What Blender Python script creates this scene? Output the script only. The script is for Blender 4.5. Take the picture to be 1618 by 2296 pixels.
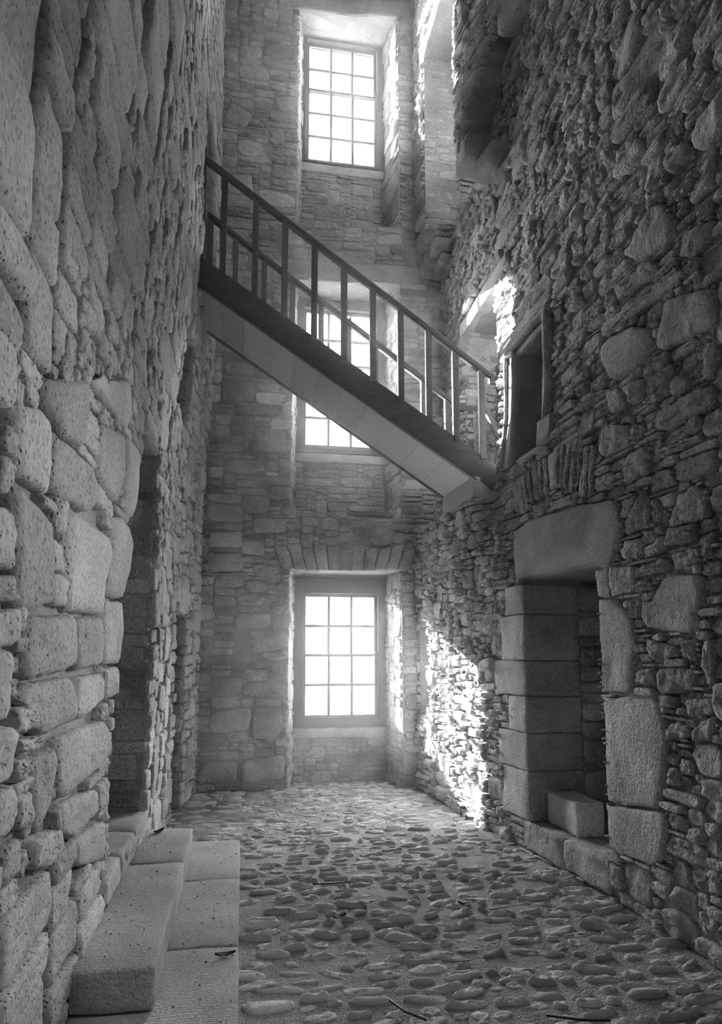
import bpy, bmesh, math, random
import numpy as np
from mathutils import Vector, Matrix

for o in list(bpy.data.objects):
    bpy.data.objects.remove(o, do_unlink=True)
scene = bpy.context.scene
COL = scene.collection

# ------------------------------------------------------------------ camera
F_PX, CAM_H, TILT, HORIZON, VPX, XP = 1550.0, 1.6, math.radians(7.0), 1470.0, 540.0, 809.0
YP = HORIZON - F_PX * math.tan(TILT)
YAW = math.atan((XP - VPX) * math.cos(TILT) / F_PX)
cam_data = bpy.data.cameras.new('camera')
cam_data.sensor_fit = 'HORIZONTAL'
cam_data.sensor_width = 36.0
cam_data.lens = F_PX / 1618.0 * 36.0
cam_data.shift_y = (YP - 1148.0) / 1618.0
cam_data.clip_start = 0.05
cam_data.clip_end = 500
cam = bpy.data.objects.new('camera', cam_data)
COL.objects.link(cam)
cam.location = (0, 0, CAM_H)
cam.rotation_euler = (math.pi / 2 + TILT, 0, -YAW)
scene.camera = cam

# ------------------------------------------------------------------ sky, sun, exposure
world = bpy.data.worlds.new('sky')
scene.world = world
world.use_nodes = True
bg = world.node_tree.nodes['Background']
bg.inputs['Color'].default_value = (1, 1, 1, 1)
bg.inputs['Strength'].default_value = 11.0
sun_data = bpy.data.lights.new('sun', 'SUN')
sun_data.energy = 22.0
sun_data.angle = math.radians(0.6)
sun = bpy.data.objects.new('sun', sun_data)
COL.objects.link(sun)
SUN_DIR = Vector((1.0, -1.82, -0.62)).normalized()
sun.rotation_euler = SUN_DIR.to_track_quat('-Z', 'Y').to_euler()
sun.location = (-6, 22, 9)

def portal(loc, rot, sx, sy):
    d = bpy.data.lights.new('daylight_portal', 'AREA')
    d.shape = 'RECTANGLE'
    d.size, d.size_y = sx, sy
    d.cycles.is_portal = True
    o = bpy.data.objects.new('daylight_portal', d)
    COL.objects.link(o)
    o.location = loc
    o.rotation_euler = rot
portal((1.27, 9.20, 1.60), (-math.pi / 2, 0, 0), 1.2, 1.8)
portal((1.25, 9.20, 5.35), (-math.pi / 2, 0, 0), 1.2, 2.1)
portal((1.26, 9.20, 9.45), (-math.pi / 2, 0, 0), 1.2, 2.1)
portal((2.95, 2.745, 2.825), (0, math.pi / 2, 0), .95, .41)  # at the added slit in the right wall, out of view
scene.view_settings.view_transform = 'Standard'
scene.view_settings.look = 'None'
scene.view_settings.gamma = 1.0
scene.view_settings.use_curve_mapping = False
scene.view_settings.exposure = 2.5
scene.cycles.max_bounces = 7
scene.cycles.diffuse_bounces = 5
scene.cycles.volume_bounces = 1
scene.cycles.transparent_max_bounces = 8

# ------------------------------------------------------------------ helpers
rng = np.random.default_rng(7)

def hash3(ix, iy, iz, seed):
    h = (ix * 374761393 + iy * 668265263 + iz * 2147483647 + seed * 1274126177) & 0xFFFFFFFF
    h = ((h ^ (h >> 13)) * 1274126177) & 0xFFFFFFFF
    h = h ^ (h >> 16)
    return (h & 0xFFFF) / 32767.5 - 1.0

def vnoise(x, y, z, seed=0):
    x, y, z = np.broadcast_arrays(np.asarray(x, float), np.asarray(y, float), np.asarray(z, float))
    ix, iy, iz = np.floor(x).astype(np.int64), np.floor(y).astype(np.int64), np.floor(z).astype(np.int64)
    fx, fy, fz = x - ix, y - iy, z - iz
    fx, fy, fz = fx * fx * (3 - 2 * fx), fy * fy * (3 - 2 * fy), fz * fz * (3 - 2 * fz)
    r = 0
    for a in (0, 1):
        for b in (0, 1):
            for c in (0, 1):
                w = (fx if a else 1 - fx) * (fy if b else 1 - fy) * (fz if c else 1 - fz)
                r = r + w * hash3(ix + a, iy + b, iz + c, seed)
    return r

def ss(t):
    t = np.clip(t, 0, 1)
    return t * t * (3 - 2 * t)

def project(p):
    d = p - np.array([0, 0, CAM_H])
    fwd = np.array([math.sin(YAW) * math.cos(TILT), math.cos(YAW) * math.cos(TILT), math.sin(TILT)])
    right = np.array([math.cos(YAW), -math.sin(YAW), 0])
    up = np.cross(right, fwd)
    z = np.maximum(d @ fwd, 0.05)
    return XP + F_PX * (d @ right) / z, YP - F_PX * (d @ up) / z, d @ fwd

def mesh_from(name, verts, faces, mat, smooth=False, tone=None):
    me = bpy.data.meshes.new(name)
    me.from_pydata([tuple(v) for v in verts], [], faces)
    if mat is not None:
        me.materials.append(mat)
    if smooth:
        me.polygons.foreach_set('use_smooth', [True] * len(me.polygons))
    if tone is not None:
        a = me.attributes.new('tone', 'FLOAT', 'POINT')
        a.data.foreach_set('value', np.asarray(tone, np.float32))
    me.update()
    return me

def link(name, me, parent=None, loc=(0, 0, 0)):
    o = bpy.data.objects.new(name, me)
    COL.objects.link(o)
    o.location = loc
    if parent is not None:
        o.parent = parent
    return o

def tag(o, label=None, category=None, group=None, kind=None):
    if label: o['label'] = label
    if category: o['category'] = category
    if group: o['group'] = group
    if kind: o['kind'] = kind
    return o

def empty(name, loc=(0, 0, 0)):
    return link(name, None, None, loc)

class MB:
    """collects boxes and bars, built as one mesh"""
    def __init__(self):
        self.v, self.f = [], []
    def box(self, x0, x1, y0, y1, z0, z1):
        b = len(self.v)
        self.v += [(x, y, z) for z in (z0, z1) for y in (y0, y1) for x in (x0, x1)]
        self.f += [tuple(b + i for i in q) for q in ((0, 2, 3, 1), (4, 5, 7, 6), (0, 1, 5, 4), (2, 6, 7, 3), (0, 4, 6, 2), (1, 3, 7, 5))]
        return self
    def hexa(self, pts):
        """8 points: bottom four then top four, each ring in order"""
        b = len(self.v)
        self.v += [tuple(p) for p in pts]
        self.f += [tuple(b + i for i in q) for q in ((3, 2, 1, 0), (4, 5, 6, 7), (0, 1, 5, 4), (1, 2, 6, 5), (2, 3, 7, 6), (3, 0, 4, 7))]
        return self
    def build(self, name, mat, parent=None, bevel=0.0, seg=2, tone=None):
        v = np.array(self.v)
        c = v.mean(0)
        me = mesh_from(name, v - c, self.f, mat)
        if bevel:
            bm = bmesh.new(); bm.from_mesh(me)
            bmesh.ops.recalc_face_normals(bm, faces=bm.faces)
            bmesh.ops.bevel(bm, geom=list(bm.edges), offset=bevel, segments=seg, affect='EDGES', profile=0.6)
            bm.to_mesh(me); bm.free()
        if tone is not None:
            a = me.attributes.new('tone', 'FLOAT', 'POINT')
            a.data.foreach_set('value', np.full(len(me.vertices), tone, np.float32))
        return link(name, me, parent, tuple(c))

# ------------------------------------------------------------------ materials (the plate is monochrome: neutral greys)
def new_mat(name):
    m = bpy.data.materials.new(name)
    m.use_nodes = True
    nt = m.node_tree
    return m, nt, nt.nodes, nt.links, nt.nodes['Principled BSDF']

def stone_mat(name, base, pit_scale=70.0, pit=0.5, grain=0.35, rough_scale=9.0, rough=0.6, stain=0.35, tool=0.0, streak=(1, 1, 1), dist=0.02):
    m, nt, N, L, bsdf = new_mat(name)
    bsdf.inputs['Roughness'].default_value = 0.92
    bsdf.inputs['Specular IOR Level'].default_value = 0.15
    geo = N.new('ShaderNodeNewGeometry')
    mp = N.new('ShaderNodeMapping'); mp.inputs['Scale'].default_value = streak
    L.new(geo.outputs['Position'], mp.inputs['Vector'])
    at = N.new('ShaderNodeAttribute'); at.attribute_name = 'tone'
    n1 = N.new('ShaderNodeTexNoise'); n1.inputs['Scale'].default_value = rough_scale; n1.inputs['Detail'].default_value = 5; n1.inputs['Roughness'].default_value = 0.65
    n2 = N.new('ShaderNodeTexNoise'); n2.inputs['Scale'].default_value = pit_scale; n2.inputs['Detail'].default_value = 2
    n3 = N.new('ShaderNodeTexNoise'); n3.inputs['Scale'].default_value = 2.3; n3.inputs['Detail'].default_value = 3
    vo = N.new('ShaderNodeTexVoronoi'); vo.inputs['Scale'].default_value = pit_scale * 0.9
    for n in (n1, n2, vo): L.new(mp.outputs['Vector'], n.inputs['Vector'])
    L.new(geo.outputs['Position'], n3.inputs['Vector'])
    # colour: per-stone tone * stains * speckle
    r1 = N.new('ShaderNodeMapRange'); r1.inputs['From Min'].default_value = 0.3; r1.inputs['From Max'].default_value = 0.7
    r1.inputs['To Min'].default_value = 1 - stain; r1.inputs['To Max'].default_value = 1 + stain * 0.5
    L.new(n3.outputs['Fac'], r1.inputs['Value'])
    r2 = N.new('ShaderNodeMapRange'); r2.inputs['From Min'].default_value = 0.3; r2.inputs['From Max'].default_value = 0.7
    r2.inputs['To Min'].default_value = 0.82; r2.inputs['To Max'].default_value = 1.14
    L.new(n2.outputs['Fac'], r2.inputs['Value'])
    mu = N.new('ShaderNodeMath'); mu.operation = 'MULTIPLY'; L.new(r1.outputs['Result'], mu.inputs[0]); L.new(r2.outputs['Result'], mu.inputs[1])
    mu2 = N.new('ShaderNodeMath'); mu2.operation = 'MULTIPLY'; L.new(mu.outputs[0], mu2.inputs[0]); L.new(at.outputs['Fac'], mu2.inputs[1])
    mu3 = N.new('ShaderNodeMath'); mu3.operation = 'MULTIPLY'; L.new(mu2.outputs[0], mu3.inputs[0]); mu3.inputs[1].default_value = base
    cc = N.new('ShaderNodeCombineColor')
    for k in range(3): L.new(mu3.outputs[0], cc.inputs[k])
    L.new(cc.outputs[0], bsdf.inputs['Base Color'])
    # relief
    pr = N.new('ShaderNodeMapRange'); pr.inputs['From Min'].default_value = 0.05; pr.inputs['From Max'].default_value = 0.32
    L.new(vo.outputs['Distance'], pr.inputs['Value'])
    h1 = N.new('ShaderNodeMath'); h1.operation = 'MULTIPLY'; L.new(n1.outputs['Fac'], h1.inputs[0]); h1.inputs[1].default_value = rough
    h2 = N.new('ShaderNodeMath'); h2.operation = 'MULTIPLY_ADD'; L.new(n2.outputs['Fac'], h2.inputs[0]); h2.inputs[1].default_value = grain; L.new(h1.outputs[0], h2.inputs[2])
    h3 = N.new('ShaderNodeMath'); h3.operation = 'MULTIPLY_ADD'; L.new(pr.outputs['Result'], h3.inputs[0]); h3.inputs[1].default_value = pit * 0.3; L.new(h2.outputs[0], h3.inputs[2])
    out = h3
    if tool:
        wv = N.new('ShaderNodeTexWave'); wv.inputs['Scale'].default_value = 22; wv.inputs['Distortion'].default_value = 6; wv.inputs['Detail'].default_value = 3; wv.inputs['Detail Scale'].default_value = 2
        wv.bands_direction = 'Y'
        L.new(geo.outputs['Position'], wv.inputs['Vector'])
        h4 = N.new('ShaderNodeMath'); h4.operation = 'MULTIPLY_ADD'; L.new(wv.outputs['Fac'], h4.inputs[0]); h4.inputs[1].default_value = tool; L.new(h3.outputs[0], h4.inputs[2]); out = h4
    bu = N.new('ShaderNodeBump'); bu.inputs['Strength'].default_value = 1.0; bu.inputs['Distance'].default_value = dist
    L.new(out.outputs[0], bu.inputs['Height'])
    L.new(bu.outputs['Normal'], bsdf.inputs['Normal'])
    return m

def wood_mat(name, base, vary=0.25, axis=(1, 12, 12)):
    m, nt, N, L, bsdf = new_mat(name)
    bsdf.inputs['Roughness'].default_value = 0.6
    tc = N.new('ShaderNodeTexCoord')
    mp = N.new('ShaderNodeMapping'); mp.inputs['Scale'].default_value = axis
    L.new(tc.outputs['Object'], mp.inputs['Vector'])
    n = N.new('ShaderNodeTexNoise'); n.inputs['Scale'].default_value = 5; n.inputs['Detail'].default_value = 8
    L.new(mp.outputs['Vector'], n.inputs['Vector'])
    r = N.new('ShaderNodeMapRange'); r.inputs['From Min'].default_value = 0.3; r.inputs['From Max'].default_value = 0.7
    r.inputs['To Min'].default_value = base * (1 - vary); r.inputs['To Max'].default_value = base * (1 + vary)
    L.new(n.outputs['Fac'], r.inputs['Value'])
    at = N.new('ShaderNodeObjectInfo')
    rr = N.new('ShaderNodeMapRange'); rr.inputs['To Min'].default_value = 0.8; rr.inputs['To Max'].default_value = 1.2
    L.new(at.outputs['Random'], rr.inputs['Value'])
    mu = N.new('ShaderNodeMath'); mu.operation = 'MULTIPLY'; L.new(r.outputs['Result'], mu.inputs[0]); L.new(rr.outputs['Result'], mu.inputs[1])
    cc = N.new('ShaderNodeCombineColor')
    for k in range(3): L.new(mu.outputs[0], cc.inputs[k])
    L.new(cc.outputs[0], bsdf.inputs['Base Color'])
    bu = N.new('ShaderNodeBump'); bu.inputs['Strength'].default_value = 0.25; bu.inputs['Distance'].default_value = 0.004
    L.new(n.outputs['Fac'], bu.inputs['Height']); L.new(bu.outputs['Normal'], bsdf.inputs['Normal'])
    return m

M_RUB = stone_mat('rubble_sandstone', 0.47, pit_scale=55, pit=0.6, rough_scale=14, rough=1.3, dist=0.03)
M_SLAB = stone_mat('pitted_sandstone', 0.47, pit_scale=48, pit=1.8, grain=0.35, rough_scale=9, rough=0.6, stain=0.25, dist=0.018)
M_DRESS = stone_mat('dressed_sandstone', 0.50, pit_scale=60, pit=1.2, grain=0.5, rough_scale=9, rough=0.9, stain=0.35, dist=0.026)
M_MORT = stone_mat('lime_mortar', 0.38, pit_scale=60, pit=0.3, rough_scale=6, rough=1.0, stain=0.3, dist=0.03)
M_STEP = stone_mat('tooled_step_stone', 0.50, pit_scale=70, pit=0.9, grain=0.5, rough_scale=5, rough=0.4, stain=0.3, tool=0.35, dist=0.012)
M_COB = stone_mat('river_cobble', 0.58, pit_scale=110, pit=0.2, grain=0.3, rough_scale=12, rough=0.4, stain=0.2, dist=0.008)
M_DIRT = stone_mat('packed_earth', 0.38, pit_scale=85, pit=0.8, grain=1.0, rough_scale=16, rough=1.2, stain=0.35, dist=0.02)
M_PLAIN = stone_mat('ceiling_plaster', 0.12, pit_scale=30, pit=0.1, rough_scale=4, rough=0.4, dist=0.01)
M_OAK = wood_mat('dark_stained_timber', 0.10)
M_BOARD = wood_mat('soffit_boarding', 0.45, 0.15, (1, 9, 9))
M_FRAME = wood_mat('grey_painted_frame', 0.07, 0.08, (3, 3, 8))
M_DARK = wood_mat('old_oak_panel', 0.05)
M_LEAF = wood_mat('dry_leaf', 0.03)

def glass_mat():
    m, nt, N, L, bsdf = new_mat('window_glass')
    N.remove(bsdf)
    out = N['Material Output']
    tr = N.new('ShaderNodeBsdfTransparent'); tr.inputs['Color'].default_value = (0.93, 0.93, 0.93, 1)
    gl = N.new('ShaderNodeBsdfGlossy'); gl.inputs['Roughness'].default_value = 0.05
    fr = N.new('ShaderNodeFresnel'); fr.inputs['IOR'].default_value = 1.45
    mx = N.new('ShaderNodeMixShader')
    L.new(fr.outputs[0], mx.inputs[0]); L.new(tr.outputs[0], mx.inputs[1]); L.new(gl.outputs[0], mx.inputs[2])
    L.new(mx.outputs[0], out.inputs['Surface'])
    return m
M_GLASS = glass_mat()

# outlines of the stones that can be picked out one by one, measured on each wall (along the wall, height)
RIGHT_STONES = [
    [(3.91,1.92),(3.8,1.93),(3.67,2.08),(3.35,2.05),(3.31,1.97),(3.37,1.73),(3.45,1.72),(3.91,1.76)],
    [(4.06,2.44),(3.85,2.63),(3.78,2.55),(3.77,2.44),(3.76,2.37),(4.07,2.37)],
    [(3.76,2.54),(3.71,2.54),(3.67,2.42),(3.68,2.38),(3.75,2.39)],
    [(3.61,2.36),(3.5,2.52),(3.37,2.54),(3.27,2.5),(3.24,2.33),(3.33,2.33),(3.6,2.33)],
    [(4.14,2.28),(4.07,2.35),(3.87,2.33),(3.86,2.24),(3.91,2.19),(4.13,2.23)],
    [(3.84,2.26),(3.64,2.31),(3.63,2.21),(3.73,2.19),(3.85,2.2)],
    [(3.92,2.15),(3.62,2.18),(3.62,2.08),(3.9,2.08)],
    [(3.58,2.18),(3.36,2.2),(3.33,2.1),(3.55,2.08)],
    [(3.35,2.24),(3.21,2.26),(3.23,2.09),(3.31,2.12)],
    [(3.97,2.05),(3.86,2.07),(3.79,2.04),(3.82,1.99),(3.96,1.99)],
    [(3.88,1.72),(3.69,1.67),(3.56,1.64),(3.59,1.59),(3.8,1.55),(3.89,1.65)],
    [(3.55,1.65),(3.48,1.7),(3.41,1.71),(3.41,1.56),(3.55,1.59)],
    [(3.4,1.55),(3.33,1.69),(3.26,1.7),(3.28,1.41),(3.34,1.45)],
    [(3.98,1.51),(3.82,1.54),(3.8,1.42),(4.0,1.41),(4.03,1.47)],
    [(3.79,1.52),(3.43,1.55),(3.42,1.41),(3.78,1.36)],
    [(3.54,1.36),(3.29,1.39),(3.29,1.3),(3.5,1.25)],
    [(3.72,1.17),(3.64,1.24),(3.51,1.23),(3.51,1.16),(3.6,1.12),(3.72,1.11)],
    [(3.51,1.16),(3.4,1.26),(3.29,1.3),(3.31,1.15),(3.48,1.13)],
    [(3.77,1.3),(3.58,1.3),(3.6,1.27),(3.76,1.26)],
    [(4.08,2.73),(4.03,2.9),(3.81,2.9),(3.77,2.84),(3.76,2.7),(4.08,2.72)],
    [(4.39,3.01),(4.35,3.2),(4.29,3.2),(4.0,3.1),(3.97,2.93),(4.3,2.95)],
    [(3.94,3.08),(3.79,3.03),(3.81,2.95),(3.94,2.95)],
    [(3.7,2.79),(3.68,2.84),(3.29,2.8),(3.28,2.76),(3.67,2.76)],
    [(3.53,2.69),(3.46,2.71),(3.17,2.69),(3.18,2.56),(3.43,2.57),(3.5,2.59)],
    [(3.74,2.68),(3.68,2.71),(3.55,2.68),(3.52,2.58),(3.71,2.58)],
    [(4.44,2.85),(4.26,2.85),(4.15,2.8),(4.21,2.72),(4.42,2.73)],
    [(4.09,2.67),(3.92,2.66),(3.91,2.63),(4.05,2.64)],
    [(4.32,3.95),(3.35,3.81),(3.35,3.76),(4.32,3.84)],
    [(4.35,3.8),(4.19,3.81),(3.92,3.74),(3.72,3.62),(3.72,3.51),(3.83,3.45),(4.17,3.45),(4.31,3.62)],
    [(3.66,3.55),(3.57,3.74),(3.26,3.63),(3.13,3.57),(3.14,3.36),(3.64,3.42),(3.67,3.49)],
    [(4.27,3.44),(4.13,3.4),(4.03,3.33),(4.0,3.22),(4.22,3.23)],
    [(4.05,3.38),(3.86,3.36),(3.83,3.2),(3.97,3.21)],
    [(3.57,3.21),(3.49,3.23),(3.37,3.15),(3.36,3.09),(3.53,3.09)],
    [(3.28,3.12),(3.21,3.29),(3.14,3.29),(3.16,3.07),(3.22,3.08)],
    [(3.71,2.96),(3.68,3.07),(3.29,3.07),(3.16,3.04),(3.16,2.9),(3.63,2.92)],
    [(3.83,3.18),(3.73,3.21),(3.63,3.15),(3.64,3.12),(3.8,3.15)],
    [(4.1,4.94),(3.93,4.95),(3.76,4.97),(3.7,4.84),(3.83,4.78),(4.07,4.87)],
    [(4.02,4.29),(3.72,4.42),(3.58,4.39),(3.43,4.16),(3.47,4.06),(3.84,4.12)],
    [(3.44,3.95),(3.38,4.05),(3.1,3.95),(3.11,3.85),(3.31,3.83),(3.43,3.92)],
    [(4.14,4.12),(3.72,4.1),(3.61,3.97),(3.64,3.92),(4.11,4.01)],
    [(3.32,4.2),(3.2,4.32),(3.07,4.31),(3.09,4.12),(3.19,4.15),(3.3,4.16)],
    [(3.45,4.66),(3.27,4.54),(3.27,4.45),(3.45,4.46),(3.52,4.56)],
    [(5.02,3.95),(4.95,4.03),(4.57,4.03),(4.51,3.99),(4.61,3.92),(4.97,3.95)],
]
VOUSSOIRS = [
    [(5.85,3.15),(5.75,3.18),(5.59,2.81),(5.67,2.85)],
    [(5.75,3.18),(5.66,3.18),(5.5,2.83),(5.59,2.81)],
    [(5.66,3.18),(5.6,3.21),(5.44,2.83),(5.5,2.83)],
    [(5.57,3.2),(5.49,3.2),(5.36,2.87),(5.43,2.87)],
    [(5.46,3.21),(5.35,3.23),(5.25,2.88),(5.35,2.88)],
    [(5.35,3.24),(5.29,3.23),(5.19,2.89),(5.24,2.89)],
    [(5.26,3.24),(5.18,3.22),(5.11,2.88),(5.17,2.89)],
    [(5.17,3.23),(4.96,3.25),(4.96,2.9),(5.1,2.91)],
    [(4.95,3.25),(4.86,3.25),(4.89,2.88),(4.95,2.88)],
    [(4.84,3.24),(4.74,3.24),(4.84,2.87),(4.89,2.87)],
    [(4.74,3.24),(4.64,3.22),(4.73,2.81),(4.81,2.82)],
    [(4.63,3.22),(4.57,3.21),(4.65,2.88),(4.71,2.8)],
    [(4.56,3.13),(4.49,3.13),(4.57,2.74),(4.66,2.75)],
    [(4.47,3.11),(4.41,3.08),(4.48,2.75),(4.54,2.71)],
]
DOOR_STONES = [
    [(5.72,2.69),(5.43,2.75),(4.65,2.7),(4.21,2.64),(4.16,2.59),(4.1,2.41),(4.18,2.28),(4.24,2.21),(4.44,2.21),(4.44,2.26),(5.56,2.26),(5.65,2.2)],
    [(4.44,2.2),(4.28,2.19),(4.27,1.99),(4.42,2.0)],
    [(4.28,2.19),(3.98,2.17),(3.99,2.0),(4.26,1.99)],
    [(4.42,1.99),(4.24,1.98),(4.04,1.84),(3.97,1.7),(4.05,1.52),(4.05,1.36),(4.42,1.35)],
    [(4.42,1.33),(3.79,1.35),(3.72,1.18),(3.77,0.86),(3.85,0.69),(4.42,0.63)],
    [(4.43,0.61),(3.85,0.69),(3.76,0.66),(3.82,0.44),(3.92,0.35),(4.41,0.32)],
]
LEFT_STONES = [
    [(2.11,2.1),(2.23,2.09),(2.34,2.09),(2.54,2.06),(2.6,1.79),(2.52,1.77),(2.3,1.73),(2.18,1.74)],
    [(2.69,2.12),(2.81,2.16),(3.56,2.19),(3.63,2.13),(3.54,1.95),(3.49,1.8),(3.31,1.78),(2.79,1.77)],
    [(3.59,2.3),(3.84,2.35),(4.22,2.36),(4.28,2.28),(4.05,1.91),(3.52,1.89),(3.6,2.02)],
    [(2.48,2.16),(2.45,2.37),(2.61,2.39),(3.09,2.42),(3.22,2.37),(3.2,2.27),(3.09,2.21)],
    [(2.11,2.13),(2.07,2.33),(2.26,2.39),(2.44,2.4),(2.46,2.14),(2.3,2.14)],
    [(3.21,2.43),(3.25,2.67),(3.89,2.82),(3.91,2.6),(3.74,2.39),(3.36,2.39)],
    [(3.92,2.83),(4.46,2.9),(4.42,2.55),(4.21,2.39),(3.96,2.4)],
    [(2.31,2.5),(2.97,2.76),(2.97,2.59),(2.89,2.43),(2.64,2.4),(2.41,2.42)],
    [(2.99,2.77),(3.95,3.16),(4.06,3.01),(3.89,2.83),(3.27,2.79)],
    [(2.28,1.52),(2.32,1.72),(2.93,1.76),(2.97,1.57),(2.81,1.54)],
    [(2.95,1.75),(3.45,1.78),(3.52,1.7),(3.5,1.55),(2.97,1.54)],
    [(3.51,1.74),(3.53,1.87),(4.05,1.9),(4.0,1.55),(3.5,1.56)],
    [(2.25,1.47),(2.34,1.51),(2.88,1.52),(3.0,1.42),(2.98,1.34),(2.53,1.33),(2.48,1.35)],
    [(3.0,1.51),(3.51,1.52),(3.59,1.39),(3.12,1.33),(3.01,1.36)],
    [(3.58,1.54),(3.97,1.54),(3.98,1.39),(3.59,1.38)],
    [(2.71,1.3),(3.61,1.29),(3.78,1.23),(3.87,1.11),(3.66,1.07),(2.88,1.05),(2.78,1.09)],
    [(2.45,1.26),(2.72,1.28),(2.71,1.07),(2.64,1.04),(2.5,1.01),(2.44,1.19)],
    [(2.85,1.04),(3.49,0.99),(3.56,0.86),(3.08,0.86),(2.84,0.94)],
    [(3.53,0.99),(3.84,0.98),(3.82,0.84),(3.59,0.85)],
    [(2.23,1.45),(2.44,1.43),(2.48,1.36),(2.25,1.37)],
    [(2.27,1.35),(2.53,1.33),(2.47,1.29),(2.32,1.31)],
    [(2.26,1.29),(2.38,1.29),(2.45,1.23),(2.31,1.22),(2.28,1.22)],
    [(3.12,0.84),(3.78,0.78),(3.77,0.58),(3.14,0.73)],
    [(2.53,0.99),(2.84,0.97),(2.92,0.86),(2.72,0.85),(2.5,0.91)],
    [(2.28,1.18),(2.42,1.17),(2.49,1.08),(2.42,1.06),(2.3,1.08)],
]

# ------------------------------------------------------------------ stone generators (u, v in the plane of a surface, n out of it)
def ring_faces(N, K, back=False):
    f = []
    for k in range(K - 1):
        for i in range(N):
            j = (i + 1) % N
            f.append((k * N + i, k * N + j, (k + 1) * N + j, (k + 1) * N + i))
    c = K * N
    for i in range(N):
        f.append(((K - 1) * N + i, (K - 1) * N + (i + 1) % N, c))
    return f

INSETS = np.array([-0.006, 0.0, 0.06, 0.20, 0.50, 0.80])     # share of the smaller half size
PROF = np.array([-1.0, 0.30, 0.80, 0.97, 1.0, 1.0])

def rect_stones(R, seed, joint=0.012, m=5, proud=(0.006, 0.035), p_rng=(3.0, 7.0), lump=0.010, warp=0.02, skew=0.10, back=0.05, dome=False, rot=0.0, tilt_k=0.06):
    """R: (S,4) u0,u1,v0,v1. returns (S, V, 3)"""
    g = np.random.default_rng(seed)
    S = len(R); N = 4 * m
    side = np.linspace(-1, 1, m, endpoint=False) + 1e-9
    q = np.concatenate([np.stack([side, -np.ones(m)], 1), np.stack([np.ones(m), side], 1), np.stack([-side, np.ones(m)], 1), np.stack([-np.ones(m), -side], 1)])
    cu, cv = (R[:, 0] + R[:, 1]) / 2, (R[:, 2] + R[:, 3]) / 2
    a = np.maximum((R[:, 1] - R[:, 0]) / 2 - joint / 2, 0.008)
    b = np.maximum((R[:, 3] - R[:, 2]) / 2 - joint / 2, 0.008)
    s = np.minimum(a, b)
    pn = g.uniform(*p_rng, S)[:, None]
    qn = (np.abs(q[None, :, 0]) ** pn + np.abs(q[None, :, 1]) ** pn) ** (1 / pn)
    qx, qy = q[None, :, 0] / qn, q[None, :, 1] / qn
    K = len(INSETS)
    ins = INSETS[None, :] * s[:, None]
    hx = a[:, None] - ins; hy = b[:, None] - ins
    x = hx[:, :, None] * qx[:, None, :]; y = hy[:, :, None] * qy[:, None, :]
    x = np.concatenate([x.reshape(S, -1), np.zeros((S, 1))], 1); y = np.concatenate([y.reshape(S, -1), np.zeros((S, 1))], 1)
    # skew the corners of each stone
    c4 = g.uniform(-1, 1, (S, 4, 2)) * (skew * s)[:, None, None]
    X, Y = x / a[:, None], y / b[:, None]
    wts = np.stack([(1 - X) * (1 - Y), (1 + X) * (1 - Y), (1 + X) * (1 + Y), (1 - X) * (1 + Y)], 2) / 4
    x = x + (wts * c4[:, None, :, 0]).sum(2); y = y + (wts * c4[:, None, :, 1]).sum(2)
    if np.any(rot):
        r = g.normal(0, rot, S)[:, None]
        x, y = x * np.cos(r) - y * np.sin(r), x * np.sin(r) + y * np.cos(r)
    sd = np.arange(S)[:, None] * 7.31 + seed * 1.7
    fr = 1.6 / np.maximum(s, 0.03)[:, None]
    wob = np.minimum(0.16 * s, 0.014)[:, None]
    xx = x + wob * vnoise(x * fr, y * fr, sd, 1); yy = y + wob * vnoise(x * fr, y * fr, sd, 2)
    prof = np.concatenate([np.repeat(PROF, N), [1.0]])[None, :]
    if dome:
        ii = np.clip(np.concatenate([np.repeat(INSETS, N), [1.0]]), 0, 1)
        prof = np.where(prof < 0, -1, np.sqrt(1 - (1 - ii) ** 2))[None, :].reshape(1, -1)
    pr = g.uniform(*proud, S)[:, None]
    n = np.where(prof < 0, -back, pr * prof)
    tilt = g.normal(0, tilt_k, (S, 2))
    top = np.clip(prof, 0, 1)
    n = n + top * (np.clip(tilt[:, :1], -.12, .12) * x + np.clip(tilt[:, 1:], -.12, .12) * y)
    lm = np.minimum(lump, 0.35 * s)[:, None]
    n = n + top * lm * (vnoise(x * fr * 0.8, y * fr * 0.8, sd, 3) + 0.7 * vnoise(x * fr * 2.1, y * fr * 2.1, sd, 4))
    u, v = cu[:, None] + xx, cv[:, None] + yy
    if warp:
        u2 = u + warp * vnoise(u * 2.2, v * 2.2, 0.5, 11); v2 = v + warp * (vnoise(u * 1.7, v * 3.0, 3.5, 12) + 0.6 * vnoise(u * .5, v * .8, 1.5, 13))
        u, v = u2, v2
    return np.stack([u, v, n], 2)

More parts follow.
